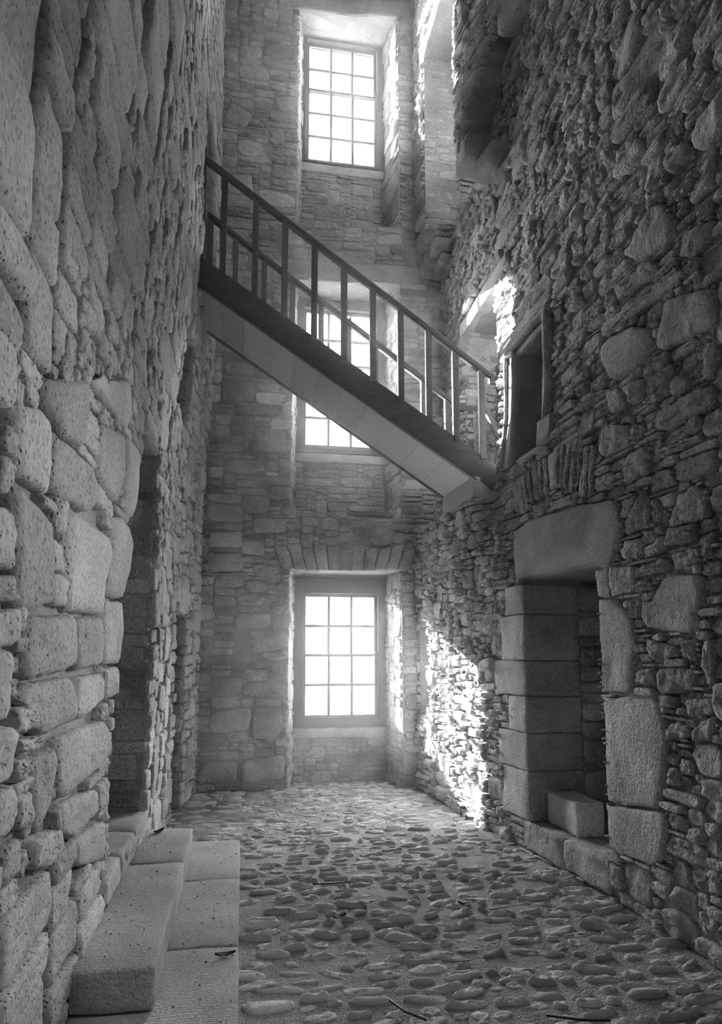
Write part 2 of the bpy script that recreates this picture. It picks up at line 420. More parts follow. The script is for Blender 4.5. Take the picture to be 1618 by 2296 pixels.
def poly_stone(P, seed, N=32, joint=0.008, proud=0.03, lump=0.012, back=0.05, noise=0.008, rounded=1, insets=INSETS, prof=PROF):
    """one stone from an outline drawn in u, v"""
    P = np.array(P, float)
    A = 0.5 * np.sum(P[:, 0] * np.roll(P[:, 1], -1) - np.roll(P[:, 0], -1) * P[:, 1])
    if A < 0: P = P[::-1]
    for _ in range(rounded):
        Q = np.roll(P, -1, 0)
        P = np.stack([P * .92 + Q * .08, P * .08 + Q * .92], 1).reshape(-1, 2)
    d = np.linalg.norm(np.roll(P, -1, 0) - P, axis=1); t = np.concatenate([[0], np.cumsum(d)])
    s = np.linspace(0, t[-1], N, endpoint=False)
    Pc = np.vstack([P, P[:1]])
    O = np.stack([np.interp(s, t, Pc[:, 0]), np.interp(s, t, Pc[:, 1])], 1)
    c = O.mean(0)
    ext = (O.max(0) - O.min(0)) / 2
    sm = min(ext)
    rel = O - c
    K = len(insets)
    pts, pf = [], []
    for k in range(K):
        e = insets[k] * sm * 0.9 + joint / 2
        sc = np.maximum(1 - e / np.maximum(ext, 1e-3), 0.08)
        pts.append(c + rel * sc[None, :]); pf += [prof[k]] * N
    pts.append(c[None, :]); pf.append(1.0)
    p = np.vstack(pts); pf = np.array(pf)
    fr = 1.3 / max(sm, .04)
    uu = p[:, 0] + noise * vnoise(p[:, 0] * fr * 2, p[:, 1] * fr * 2, seed * 3.3, 5)
    vv = p[:, 1] + noise * vnoise(p[:, 0] * fr * 2, p[:, 1] * fr * 2, seed * 3.3, 6)
    n = np.where(pf < 0, -back, proud * pf)
    top = np.clip(pf, 0, 1)
    n = n + top * lump * (vnoise(uu * fr, vv * fr, seed * 1.9, 7) + .6 * vnoise(uu * fr * 2.3, vv * fr * 2.3, seed * 1.9, 8))
    return np.stack([uu, vv, n], 1)

def inside(P, x, y):
    P = np.array(P); r = np.zeros(np.shape(x), bool)
    j = len(P) - 1
    for i in range(len(P)):
        xi, yi, xj, yj = P[i, 0], P[i, 1], P[j, 0], P[j, 1]
        with np.errstate(divide='ignore', invalid='ignore'):
            r ^= ((yi > y) != (yj > y)) & (x < (xj - xi) * (y - yi) / (yj - yi + 1e-12) + xi)
        j = i
    return r

def fill(u0, u1, v0, v1, blocked, size, seed, du=0.04, dv=0.03, aspect=1.15, pick=None):
    """packs rough rectangles around what is blocked. size(u, v) -> mean width, mean height"""
    g = random.Random(seed)
    nu, nv = int(round((u1 - u0) / du)), int(round((v1 - v0) / dv))
    uc, vc = u0 + (np.arange(nu) + .5) * du, v0 + (np.arange(nv) + .5) * dv
    U, V = np.meshgrid(uc, vc)
    occ = blocked(U, V)
    out = []
    for j in range(nv):
        i = 0
        while i < nu:
            if occ[j, i]:
                i += 1; continue
            mw, mh = size(uc[i], vc[j])
            k = g.random()
            if k < .16: sw, sh = 1.8, 1.8
            elif k < .36: sw, sh = 1.7, .75
            elif k < .62: sw, sh = 1.0, 1.0
            elif k < .84: sw, sh = .75, .6
            else: sw, sh = .5, .45
            w = max(1, int(round(mw * sw * g.uniform(.75, 1.3) / du))); h = max(1, int(round(mh * sh * g.uniform(.8, 1.25) / dv)))
            run = 0
            while run < w + 3 and i + run < nu and not occ[j, i + run]: run += 1
            if run <= w + 2: w = run
            w = min(w, run)
            h = max(1, min(h, int(round(w * du / dv / (aspect * g.uniform(.75, 1.25))))))
            hh = 1
            while hh < h and j + hh < nv and not occ[j + hh, i:i + w].any(): hh += 1
            occ[j:j + hh, i:i + w] = True
            out.append((u0 + i * du, u0 + (i + w) * du, v0 + j * dv, v0 + (j + hh) * dv))
            i += w
    return np.array(out)

def stone_tone(n, seed, spread=0.16):
    return np.clip(np.random.default_rng(seed).normal(1.0, spread, n), .55, 1.45)

class Wall:
    """gathers the stones of one piece of the setting, then makes the largest single objects and joins the rest"""
    def __init__(self, root):
        self.root = root
        self.sets = []      # (world verts (V,3), faces, tone, material, name, score)
    def add(self, W, N, K, mat, tones, name='stone', keep=False):
        f = ring_faces(N, K)
        for s in range(len(W)):
            o = W[s][N:2 * N]
            x, y, z = project(o)
            A = abs(0.5 * np.sum(x * np.roll(y, -1) - np.roll(x, -1) * y))
            cx, cy = x.mean(), y.mean()
            if z.min() < 0.1 or not (-15 < cx < 1633 and -15 < cy < 2311): A *= 0.0
            self.sets.append((W[s], f, tones[s], mat, name, A + (1e9 if keep else 0)))
    def finish(self, limit=300, rest_name='small_stones'):
        order = sorted(range(len(self.sets)), key=lambda i: -self.sets[i][5])
        nbig = {}
        rest = {}
        for i in order:
            W, f, t, mat, name, sc = self.sets[i]
            c = nbig.get(name, 0)
            if c < limit and sc > 40:
                nbig[name] = c + 1
                cen = W.mean(0)
                link(name, mesh_from(name, W - cen, f, mat, True, np.full(len(W), t)), self.root, tuple(cen))
            else:
                rest.setdefault(mat.name, []).append(i)
        for mname, idx in rest.items():
            vs, fs, ts, b = [], [], [], 0
            for i in idx:
                W, f, t, mat, name, sc = self.sets[i]
                vs.append(W); ts.append(np.full(len(W), t)); fs += [tuple(b + k for k in q) for q in f]; b += len(W)
            o = link(rest_name, mesh_from(rest_name, np.vstack(vs), fs, bpy.data.materials[mname], True, np.concatenate(ts)), self.root)
            o['kind'] = 'stuff'

def mapped(P, A):
    """A (...,3) in u, v, n -> world"""
    return P(A[..., 0], A[..., 1], A[..., 2])

def surface(name, P, us, vs, depth, T, mat, parent=None, kind='structure'):
    """masonry body with openings: depth(u, v) gives how far the face lies back, None where it is pierced"""
    us, vs = np.array(sorted(set(np.round(us, 4)))), np.array(sorted(set(np.round(vs, 4))))
    nu, nv = len(us) - 1, len(vs) - 1
    D = np.full((nu + 2, nv + 2), np.nan)
    for i in range(nu):
        for j in range(nv):
            d = depth((us[i] + us[i + 1]) / 2, (vs[j] + vs[j + 1]) / 2)
            D[i + 1, j + 1] = -1 if d is None else d
    Q = []
    for i in range(nu):
        for j in range(nv):
            d = D[i + 1, j + 1]
            u0, u1, v0, v1 = us[i], us[i + 1], vs[j], vs[j + 1]
            if d >= 0:
                Q.append([(u0, v0, -d), (u1, v0, -d), (u1, v1, -d), (u0, v1, -d)])
                Q.append([(u0, v1, -T), (u1, v1, -T), (u1, v0, -T), (u0, v0, -T)])
            for di, dj, ea, eb in ((1, 0, (u1, v0), (u1, v1)), (0, 1, (u0, v1), (u1, v1))):
                e = D[i + 1 + di, j + 1 + dj]
                if np.isnan(e) or e == d: continue
                x = T if d < 0 else d; y = T if e < 0 else e
                Q.append([(ea[0], ea[1], -x), (eb[0], eb[1], -x), (eb[0], eb[1], -y), (ea[0], ea[1], -y)])
    A = np.array(Q).reshape(-1, 3)
    W = mapped(P, A)
    me = mesh_from(name, W, [(4 * k, 4 * k + 1, 4 * k + 2, 4 * k + 3) for k in range(len(Q))], mat, False, np.ones(len(W)))
    o = link(name, me, parent)
    if kind: o['kind'] = kind
    return o

def rounded_block(P, u0, u1, v0, v1, n0, n1, seed, r=0.012, rough=0.006, k=5):
    """a squared block with worn arrises; returns world verts and faces"""
    lo, hi = np.array([u0, v0, n0]), np.array([u1, v1, n1])
    r = min(r, 0.3 * (hi - lo).min())
    ax = [np.concatenate([[lo[a]], np.linspace(lo[a] + r, hi[a] - r, k), [hi[a]]]) for a in range(3)]
    M = k + 2
    idx, pts, faces = {}, [], []
    def vid(i, j, l):
        key = (i, j, l)
        if key not in idx:
            idx[key] = len(pts); pts.append((ax[0][i], ax[1][j], ax[2][l]))
        return idx[key]
    for a in range(3):
        b, c = (a + 1) % 3, (a + 2) % 3
        for e in (0, M - 1):
            for i in range(M - 1):
                for j in range(M - 1):
                    q = []
                    for (x, y) in ((i, j), (i + 1, j), (i + 1, j + 1), (i, j + 1)):
                        t = [0, 0, 0]; t[a] = e; t[b] = x; t[c] = y
                        q.append(vid(*t))
                    faces.append(tuple(q if e else q[::-1]))
    p = np.array(pts)
    inner = np.clip(p, lo + r, hi - r)
    d = p - inner
    ln = np.linalg.norm(d, axis=1, keepdims=True)
    nrm = d / np.maximum(ln, 1e-9)
    p = inner + nrm * r
    fr = 6.0
    nz = vnoise(p[:, 0] * fr, p[:, 1] * fr, p[:, 2] * fr + seed * 5.1, 21) + .6 * vnoise(p[:, 0] * 17, p[:, 1] * 17, p[:, 2] * 17 + seed * 5.1, 22)
    p = p + nrm * (rough * nz)[:, None]
    return P(p[:, 0], p[:, 1], p[:, 2]), faces

def block(P, dims, seed, name, mat, parent, tone=1.0, r=0.012, rough=0.006, k=5):
    W, f = rounded_block(P, *dims, seed, r, rough, k)
    c = W.mean(0)
    return link(name, mesh_from(name, W - c, f, mat, True, np.full(len(W), tone)), parent, tuple(c))

def I(u, v, n):
    return np.stack([u, v, n], -1)

# ------------------------------------------------------------------ wall surfaces
def XL(Y, z):
    b = -.70 + .11 * np.maximum(0, Y - 7.0)
    return b + (.175 - .05 * np.clip(Y - 7, 0, 2)) * ss((z - 3.3) / 2.7)
def XR_low(Y): return np.interp(Y, [3.0, 3.86, 4.36, 4.9, 5.46, 6.93, 8.55], [2.48, 2.476, 2.475, 2.44, 2.40, 2.25, 2.17])
def XR_up(Y): return np.interp(Y, [3, 6, 8.55], [2.52, 2.54, 2.58])
def XR(Y, z):
    k = ss((Y - 6.15) / .35); z0 = 2.2 + .97 * k; z1 = 4.2 - .99 * k
    return XR_low(Y) + (XR_up(Y) - XR_low(Y)) * ss((z - z0) / (z1 - z0))
def XC(Y): return np.interp(Y, [4.9, 6.3, 9], [2.53, 2.2, 2.2])
YB, REC = 8.55, 0.45
def P_left(u, v, n): return np.stack([XL(u, v) + n, u, v], -1)
def P_right(u, v, n): return np.stack([XR(u, v) - n * np.where((u < 3.15) & (np.asarray(n) < -.2), .3, 1.0), u, v], -1)  # wall thinned around the added slit so its daylight spreads
def P_corb(u, v, n): return np.stack([XC(u) - n, u, v], -1)
def P_back(u, v, n): return np.stack([u, YB - .11 * ss((u - 1.27) / .7) * np.clip(1 + n / REC, 0, 1.1) - n, v], -1)
def P_rec(u, v, n): return np.stack([u, YB + REC - n, v], -1)
def P_floor(u, v, n): return np.stack([u, v, n + 0.012 * vnoise(u * 1.3, v * 1.3, 0.3, 31)], -1)
def plane(o, du, dv):
    o, du, dv = np.array(o, float), np.array(du, float), np.array(dv, float)
    du /= np.linalg.norm(du); dv /= np.linalg.norm(dv)
    dn = np.cross(du, dv)
    return lambda u, v, n: o + np.multiply.outer(u, du) + np.multiply.outer(v, dv) + np.multiply.outer(n, dn)

def steps(a, b, d, extra=()):
    return list(np.arange(a, b, d)) + [b] + [e for r in extra for e in r]

def rect_in(rects, U, V, pad=0.0):
    m = np.zeros(np.shape(U), bool)
    for (a, b, c, d) in rects:
        m |= (U > a - pad) & (U < b + pad) & (V > c - pad) & (V < d + pad)
    return m

def add_fill(wall, P, box, blocked, size, seed, mat, m=5, spread=.16, du=.04, dv=.03, name='stone', thin=0.0, **kw):
    R = fill(*box, blocked, size, seed, du, dv)
    if thin: R = R[np.minimum(R[:, 1] - R[:, 0], R[:, 3] - R[:, 2]) > thin]
    if not len(R): return
    A = rect_stones(R, seed, m=m, **kw)
    wall.add(mapped(P, A), 4 * m, len(INSETS), mat, stone_tone(len(R), seed, spread), name)

def add_polys(wall, P, polys, seed, mat, name, N=32, keep=True, spread=.1, flat=False, **kw):
    for k, q in enumerate(polys):
        g = random.Random(seed + k)
        args = dict(proud=g.uniform(.02, .045), lump=.012)
        if flat: args.update(rounded=0, insets=np.array([0, 0, .03, .10, .45, .8]), prof=np.array([-1, .3, .9, 1, 1, 1]), lump=.008, proud=.05, noise=.009)
        args.update(kw)
        A = poly_stone(q, seed + k, N=N, **args)
        wall.add(mapped(P, A)[None], N, len(INSETS), mat, [float(np.clip(g.gauss(1, spread), .7, 1.3))], name, keep)

CEIL = 11.6
# ---------------------------------------------------------------- left wall
LA = [(3.88, 5.45, .45, 1.95), (4.12, 5.45, 1.95, 2.45), (4.38, 5.45, 2.45, 2.85), (4.66, 5.42, 2.85, 3.14)]
LB = [(7.17, 7.72, 0.0, 2.04)]
LN = [(6.45, 7.22, 4.0, 4.86)]
LS = [(6.97, 8.02, 5.72, 7.7)]
def d_left(u, v):
    for rs, d in ((LA, .85), (LB, .75), (LN, .5), (LS, .55)):
        if rect_in(rs, np.array(u), np.array(v)): return d
    return 0.0
ex_u = [(r[0], r[1]) for r in LA + LB + LN + LS]; ex_v = [(r[2], r[3]) for r in LA + LB + LN + LS]
wall_left = surface('wall_left', P_left, steps(-5.0, 9.2, .3, ex_u), steps(0, CEIL, .3, ex_v), d_left, 1.0, M_MORT)
WL = Wall(wall_left)
openL = LA + LB + LN + LS
def blk_left(U, V):
    m = rect_in(openL, U, V)
    for q in LEFT_STONES: m |= inside(q, U, V)
    return m
add_polys(WL, P_left, LEFT_STONES, 100, M_SLAB, 'stone', N=44, lump=.008, noise=.008, proud=.055, joint=.002)
add_fill(WL, P_left, (1.3, 8.56, 0, CEIL), blk_left, lambda u, v: ((.46, .22) if v > 2.6 else (.36, .19)) if u < 4.4 else ((.36, .18) if u < 6.5 else (.26, .15)), 201, M_SLAB, m=6, spread=.10,
         proud=(.030, .058), p_rng=(6, 14), lump=.008, warp=.03, joint=.014, thin=.045, skew=.10, tilt_k=.03)
# far cheeks of the openings, facing the room's near end
def cheek_left(Y, v0): return lambda u, v, n: np.stack([XL(np.full(np.shape(u), Y), v) - u, np.full(np.shape(u), Y) - n, v], -1)
PA = cheek_left(5.45, 0)
add_fill(WL, PA, (-.01, .85, .45, 2.85), lambda U, V: U > 5, lambda u, v: (.42, .20), 211, M_DRESS, m=6, proud=(.002, .016), p_rng=(6, 12), lump=.006, warp=.015, joint=.010)
PB2 = cheek_left(7.72, 0)
add_fill(WL, PB2, (-.01, .6, 0, 2.04), lambda U, V: U > 5, lambda u, v: (.3, .16), 212, M_RUB, m=4)
PN = cheek_left(7.22, 0)
for k, (a, b) in enumerate(((4.0, 4.26), (4.265, 4.6), (4.605, 4.86))):
    block(PN, (-.012, .40, a, b, -.1, .012), k + 3, 'jamb_stone', M_DRESS, wall_left, .8 + .1 * k)
block(P_left, (6.25, 7.45, 4.87, 5.12, -.4, .02), 31, 'lintel', M_DRESS, wall_left, 1.0)
block(P_left, (6.95, 7.95, 2.05, 2.30, -.5, .03), 32, 'lintel', M_SLAB, wall_left, 1.1)
block(P_left, (4.2, 5.9, 3.15, 3.40, -.6, .02), 33, 'lintel', M_SLAB, wall_left, .95)
WL.finish()

# ---------------------------------------------------------------- back wall
EMB = [(.57, 1.97, 0, 2.66), (.57, 1.98, 3.33, 6.50), (.60, 1.97, 7.3, 10.47)]
HOLE = [(.74, 1.82, .77, 2.45), (.71, 1.81, 4.34, 6.38), (.71, 1.83, 8.50, 10.46)]
FRM = [(.62, 1.915, .685, 2.62), (.63, 1.905, 4.30, 6.475), (.62, 1.915, 8.50, 10.47)]
def d_back(u, v):
    if rect_in(HOLE, np.array(u), np.array(v)): return None
    if rect_in(EMB, np.array(u), np.array(v)): return REC
    return 0.0
wall_back = surface('wall_back', P_back, steps(-1.6, 3.7, .3, [(r[0], r[1]) for r in EMB + HOLE]), steps(-.1, CEIL, .3, [(r[2], r[3]) for r in EMB + HOLE]), d_back, .53, M_MORT)
WB = Wall(wall_back)
# flat arch of the lowest window
VS = []
edges_b = np.linspace(.50, 2.05, 12); edges_t = np.linspace(.36, 2.19, 12)
for k in range(11):
    j = .03 * math.sin(k * 2.3)
    VS.append([(edges_b[k], 2.655), (edges_b[k + 1], 2.655), (edges_t[k + 1], 2.98 + j), (edges_t[k], 2.96 + j)])
add_polys(WB, P_back, VS, 300, M_RUB, 'voussoir', N=28, joint=.014, back=.45, proud=.028, lump=.008, noise=.004, rounded=0)
LINT_B = [(.30, 2.25, 6.505, 6.76), (.36, 2.15, 10.475, 10.70)]
for k, r in enumerate(LINT_B):
    block(P_back, (*r, -.44, .02), 40 + k, 'lintel', M_DRESS, wall_back, 1.05, rough=.008)
BACK_STONES = [[(-.50, .10), (-.02, .10), (-.02, .36), (-.46, .33)], [(.02, .10), (.54, .13), (.55, .42), (.04, .36)], [(.14, .62), (.40, .58), (.52, .70), (.50, .98), (.20, .98), (.12, .80)],
    [(-.42, 2.62), (.0, 2.62), (.0, 2.86), (-.42, 2.84)], [(-.44, 2.92), (-.02, 2.92), (-.02, 3.12), (-.40, 3.12)], [(.10, 3.10), (.52, 3.12), (.52, 3.30), (.12, 3.30)], [(.05, 4.15), (.50, 4.12), (.52, 4.42), (.12, 4.48)],
    [(-.30, 4.75), (.10, 4.78), (.08, 5.05), (-.32, 5.02)], [(2.02, 6.8), (2.35, 6.8), (2.35, 7.05), (2.04, 7.05)], [(-.35, 7.6), (.05, 7.62), (.0, 7.9), (-.3, 7.88)], [(-.38, 8.6), (-.1, 8.55), (.02, 8.75), (-.3, 8.9)]]
add_polys(WB, P_back, BACK_STONES, 360, M_RUB, 'stone', N=32, lump=.010, noise=.010, proud=.03, joint=.006)
def blk_back(U, V):
    m = rect_in(EMB + LINT_B, U, V)
    for q in VS + BACK_STONES: m |= inside(q, U, V)
    return m
add_fill(WB, P_back, (-.62, 2.66, 0, CEIL), blk_back, lambda u, v: (.31, .125) if v < 4.5 else (.26, .105), 301, M_RUB, m=5, spread=.13,
         proud=(.010, .034), p_rng=(2.6, 6.5), lump=.013, warp=.025, joint=.018, skew=.22)
# splayed cheeks and the aprons below the windows
for k, (a, b, c, d) in enumerate(EMB):
    sl, sr = .09, .09
    for side in (0, 1):
        x0 = a if side == 0 else b
        x1 = a + sl if side == 0 else b - sr
        z0, z1 = c, d
        mb = MB()
        yb = YB - .11 * side
        dp = YB + REC - yb
        v = [(x0, yb, z0), (x0, YB + REC, z0), (x1, YB + REC, z0), (x0, yb, z1), (x0, YB + REC, z1), (x1, YB + REC, z1)]
        me = mesh_from('cheek_body', v, [(0, 2, 5, 3), (0, 1, 2), (3, 5, 4), (0, 3, 4, 1), (1, 4, 5, 2)], M_MORT, False, np.ones(6))
        link('cheek_body', me, wall_back)
        L_ = math.hypot(sl, dp)
        P = plane((x0, yb, z0), (x1 - x0, dp, 0), (0, 0, 1)) if side == 0 else plane((x1, YB + REC, z0), (x0 - x1, -dp, 0), (0, 0, 1))
        # outward normal check: towards the room's middle
        add_fill(WB, P, (-.005, L_ + .005, 0.0, z1 - z0), lambda U, V: U > 50, lambda u, v: (.26, .15), 320 + k * 2 + side, M_RUB, m=5, spread=.1, proud=(.004, .022), p_rng=(4, 8), warp=.01)
    sill = (a + .09, b - .09, FRM[k][2] - .13, FRM[k][2] - .005)
    block(P_rec, (*sill, -.2, .035), 60 + k, 'sill', M_DRESS, wall_back, 1.08, rough=.008)
    add_fill(WB, P_rec, (a + .08, b - .08, c, d), lambda U, V, s=sill, f=FRM[k]: rect_in([s, (f[0] - .2, f[1] + .2, f[2], 99)], U, V), lambda u, v: (.22, .085), 340 + k, M_RUB, m=5, spread=.1,
             proud=(.003, .02), p_rng=(3, 6), warp=.012, joint=.014)
WB.finish()

# ---------------------------------------------------------------- right wall
RD = (4.42, 5.55, .25, 2.24)
RM = (5.30, 5.93, 3.40, 4.43)
R2 = (6.46, 7.58, 3.21, 5.45)
R3 = (6.75, 7.95, 7.0, 9.95)
RA = (7.95, 8.36, .90, 1.95)
RC = (7.34, 7.46, .06, 2.0)
RW = (2.54, 2.95, 2.35, 3.3)  # unseen slit beside the view, added to let daylight onto the left wall
def d_right(u, v):
    u, v = np.array(u), np.array(v)
    if rect_in([RW], u, v): return None
    for r, d in ((RD, 1.15), (RM, .7), (R2, 1.1), (R3, .95), (RA, .22), (RC, .09)):
        if rect_in([r], u, v): return d
    return 0.0
openR = [RD, RM, R2, R3, RA, RC, RW]
wall_right = surface('wall_right', P_right, steps(-5.0, 9.2, .2, [(r[0], r[1]) for r in openR] + [(6.15, 6.5)]), steps(0, CEIL, .2, [(r[2], r[3]) for r in openR] + [(3.17, 3.21)]), d_right, 1.35, M_MORT)
WR = Wall(wall_right)
add_polys(WR, P_right, RIGHT_STONES, 400, M_RUB, 'stone', N=36, lump=.016, noise=.010, proud=.055, joint=.014)
add_polys(WR, P_right, VOUSSOIRS, 460, M_RUB, 'voussoir', N=28, joint=.012, proud=.05, lump=.008, noise=.005, rounded=0)
add_polys(WR, P_right, DOOR_STONES[1:], 480, M_DRESS, 'jamb_stone', N=40, flat=True, back=.4)
add_polys(WR, P_right, DOOR_STONES[:1], 490, M_DRESS, 'lintel', N=64, flat=True, back=.4, rounded=0, joint=0.0)
QZ = [2.205, 1.95, 1.56, 1.26, .96, .65, .25]; QW = [5.86, 5.95, 6.10, 5.85, 6.05, 5.98]
QR = []
for k in range(6):
    r = (5.53, QW[k], QZ[k + 1] + .004, QZ[k] - .004)
    QR.append(r)
    block(P_right, (*r, -.45, .045), 70 + k, 'jamb_stone', M_DRESS, wall_right, [1.0, 1.05, .95, 1.0, .92, 1.02][k], r=.010, rough=.007, k=9)
MOULD = (5.10, 6.30, 3.34, 4.68)
L2 = (6.2, 7.72, 5.45, 5.62)
SILLR = [(4.42, 5.0, .03, .25), (5.0, 5.62, .03, .25)]
def blk_right(U, V):
    m = rect_in(openR + QR + [L2, MOULD] + SILLR, U, V)
    for q in RIGHT_STONES + VOUSSOIRS + DOOR_STONES: m |= inside(q, U, V)
    return m
def sz_low(u, v):
    if u < 4.3: return (.19, .13)
    if v < .3: return (.16, .08)
    return (.16, .10)
add_fill(WR, P_right, (1.6, 8.56, 0, 3.18), blk_right, sz_low, 401, M_RUB, m=5, spread=.14, proud=(.018, .065), p_rng=(2.8, 6), lump=.02, warp=.02, joint=.014, skew=.2)
add_fill(WR, P_right, (1.6, 8.56, 3.21, CEIL), blk_right, lambda u, v: (.24, .12) if u < 4.6 else (.21, .08), 402, M_RUB, m=5, spread=.14, proud=(.012, .065), p_rng=(2.4, 5.5), lump=.022, warp=.03, joint=.016, skew=.25)
for k, r in enumerate(SILLR):
    block(P_right, (r[0], r[1] - .01, r[2], r[3], -.5, .05), 90 + k, 'sill_stone', M_RUB, wall_right, .9, r=.02, rough=.018, k=8)
block(P_right, (*L2, -.5, .015), 95, 'lintel', M_DRESS, wall_right, 1.15, rough=.006)
block(P_right, (5.42, 6.12, 4.69, 5.10, -.2, .02), 96, 'lintel', M_DRESS, wall_right, 1.1, rough=.012, k=9)
# walls seen through the openings
def cheek_right(Y): return lambda u, v, n: np.stack([XR(np.full(np.shape(u), Y), v) + u, np.full(np.shape(u), Y) - n, v], -1)
add_fill(WR, cheek_right(5.55), (.46, 1.15, .25, 2.24), lambda U, V: U > 50, lambda u, v: (.22, .14), 411, M_RUB, m=5, lump=.012)
add_fill(WR, cheek_right(7.58), (.0, 1.1, 3.21, 5.45), lambda U, V: U > 50, lambda u, v: (.3, .14), 412, M_RUB, m=5, lump=.01)
add_fill(WR, cheek_right(7.95), (-.38, .9, 7.0, 9.38), lambda U, V: U > 50, lambda u, v: (.22, .085), 413, M_RUB, m=5, lump=.01)
PJ = lambda u, v, n: np.stack([XR(np.full(np.shape(u), 6.46), v) + u, np.full(np.shape(u), 6.46) + n, v], -1)
add_fill(WR, PJ, (-.02, 1.0, 3.21, 5.45), lambda U, V: U > 50, lambda u, v: (.3, .13), 414, M_RUB, m=5, lump=.012, proud=(.0, .05))

# masonry corbelled out above, with its own opening
def corb_bottom(u): return np.where(u > 7.93, 7.15, np.where(u > 6.62, 9.4, 6.95 + (6.62 - u) * .85))
def d_corb(u, v): return 0.0 if v > corb_bottom(u) else None
wall_corb = surface('wall_right_upper', P_corb, steps(4.9, 8.6, .14, [(6.62, 7.93)]), steps(6.85, CEIL, .14, [(7.15, 9.4)]), d_corb, .42, M_MORT)
WC = Wall(wall_corb)
LC = (6.45, 8.12, 9.38, 9.60)
add_fill(WC, P_corb, (4.95, 8.56, 6.85, CEIL), lambda U, V: (V < corb_bottom(U)) | rect_in([LC], U, V), lambda u, v: (.20, .075), 421, M_RUB, m=5, proud=(.006, .05), lump=.02, warp=.03, joint=.014, skew=.25)
PJ3 = lambda u, v, n: np.stack([XC(np.full(np.shape(u), 6.62)) + u, np.full(np.shape(u), 6.62) + n, v], -1)
add_fill(WC, PJ3, (-.02, .5, 6.95, 9.38), lambda U, V: U > 50, lambda u, v: (.25, .1), 422, M_RUB, m=5, lump=.012, proud=(.0, .05))
block(P_corb, (*LC, -.42, .02), 97, 'lintel', M_DRESS, wall_corb, 1.15, rough=.006)
for k, (a, b, c, d, e) in enumerate(((6.25, 6.66, 6.74, 6.96, .02), (6.0, 6.42, 6.52, 6.73, -.10), (5.85, 6.2, 6.36, 6.5, -.2), (7.96, 8.22, 6.95, 7.15, -.02), (8.23, 8.52, 6.93, 7.14, 0.0), (7.98, 8.24, 6.76, 6.94, -.12), (8.25, 8.52, 6.74, 6.92, -.10), (8.0, 8.4, 6.58, 6.74, -.22), (5.3, 5.7, 7.55, 7.85, .02))):
    block(P_corb, (a, b, c, d, -.42, e), 110 + k, 'corbel', M_RUB, wall_corb, .9, r=.03, rough=.015, k=7)
WC.finish()
WR.finish()

# moulded stone surround of the upper opening
def strip(Y0, Y1, z0, z1, n0, n1, name, tone=1.0, seed=1):
    return block(P_right, (min(Y0, Y1), max(Y0, Y1), z0, z1, n0, n1), seed, name, M_DRESS, wall_right, tone, r=.01, rough=.004)
jf = strip(5.95, 6.28, 3.36, 4.42, -.5, .02, 'jamb_moulding', .85, 120)
jn = strip(5.14, 5.30, 3.58, 4.62, -.4, .055, 'jamb_moulding', .8, 121)
strip(5.10, 5.34, 3.36, 3.57, -.4, .07, 'jamb_base', 1.0, 122)
strip(5.12, 6.30, 4.43, 4.50, -.5, .01, 'lintel_fillet', .9, 123)
strip(5.12, 6.30, 4.58, 4.68, -.3, .05, 'lintel_fillet', 1.0, 124)
def roll(u0, v0, u1, v1, n, r, name):
    V, F = [], []
    S, K = 12, 14
    for k in range(K + 1):
        t = k / K
        u, v = u0 + (u1 - u0) * t, v0 + (v1 - v0) * t
        for s in range(S):
            a = 2 * math.pi * s / S
            w = r * (1 + .06 * math.sin(k * 1.7))
            if abs(u1 - u0) > abs(v1 - v0): q = (u, v + w * math.cos(a), n + w * math.sin(a))
            else: q = (u + w * math.cos(a), v, n + w * math.sin(a))
            V.append(q)
    for k in range(K):
        for s in range(S): F.append((k * S + s, k * S + (s + 1) % S, (k + 1) * S + (s + 1) % S, (k + 1) * S + s))
    F.append(tuple(range(S))[::-1]); F.append(tuple(K * S + s for s in range(S)))
    W = mapped(P_right, np.array(V)); c = W.mean(0)
    link(name, mesh_from(name, W - c, F, M_DRESS, True, np.ones(len(W))), wall_right, tuple(c))
roll(5.15, 4.54, 6.28, 4.54, .025, .04, 'roll_moulding')
roll(5.99, 3.4, 5.99, 4.50, .02, .03, 'roll_moulding')
roll(6.20, 3.4, 6.20, 4.50, .02, .03, 'roll_moulding')
roll(5.20, 3.58, 5.20, 4.5, .055, .03, 'roll_moulding')
# boarded closing inside the moulded opening
for k in range(3):
    MB().box(2.80, 2.83, 5.30 + k * .21, 5.505 + k * .21, 3.4, 4.43).build('closing_board', M_DARK, wall_right, .004)

# ---------------------------------------------------------------- near end, ceiling
wall_rear = surface('wall_rear', lambda u, v, n: np.stack([u, -5.0 + n, v], -1), steps(-1.8, 3.9, .5), steps(-.1, CEIL, .5), lambda u, v: 0.0, .5, M_MORT)
ceiling = MB().box(-1.8, 3.9, -5.5, 9.3, CEIL, CEIL + .3).build('ceiling', M_PLAIN, tone=1.0)
ceiling['kind'] = 'structure'

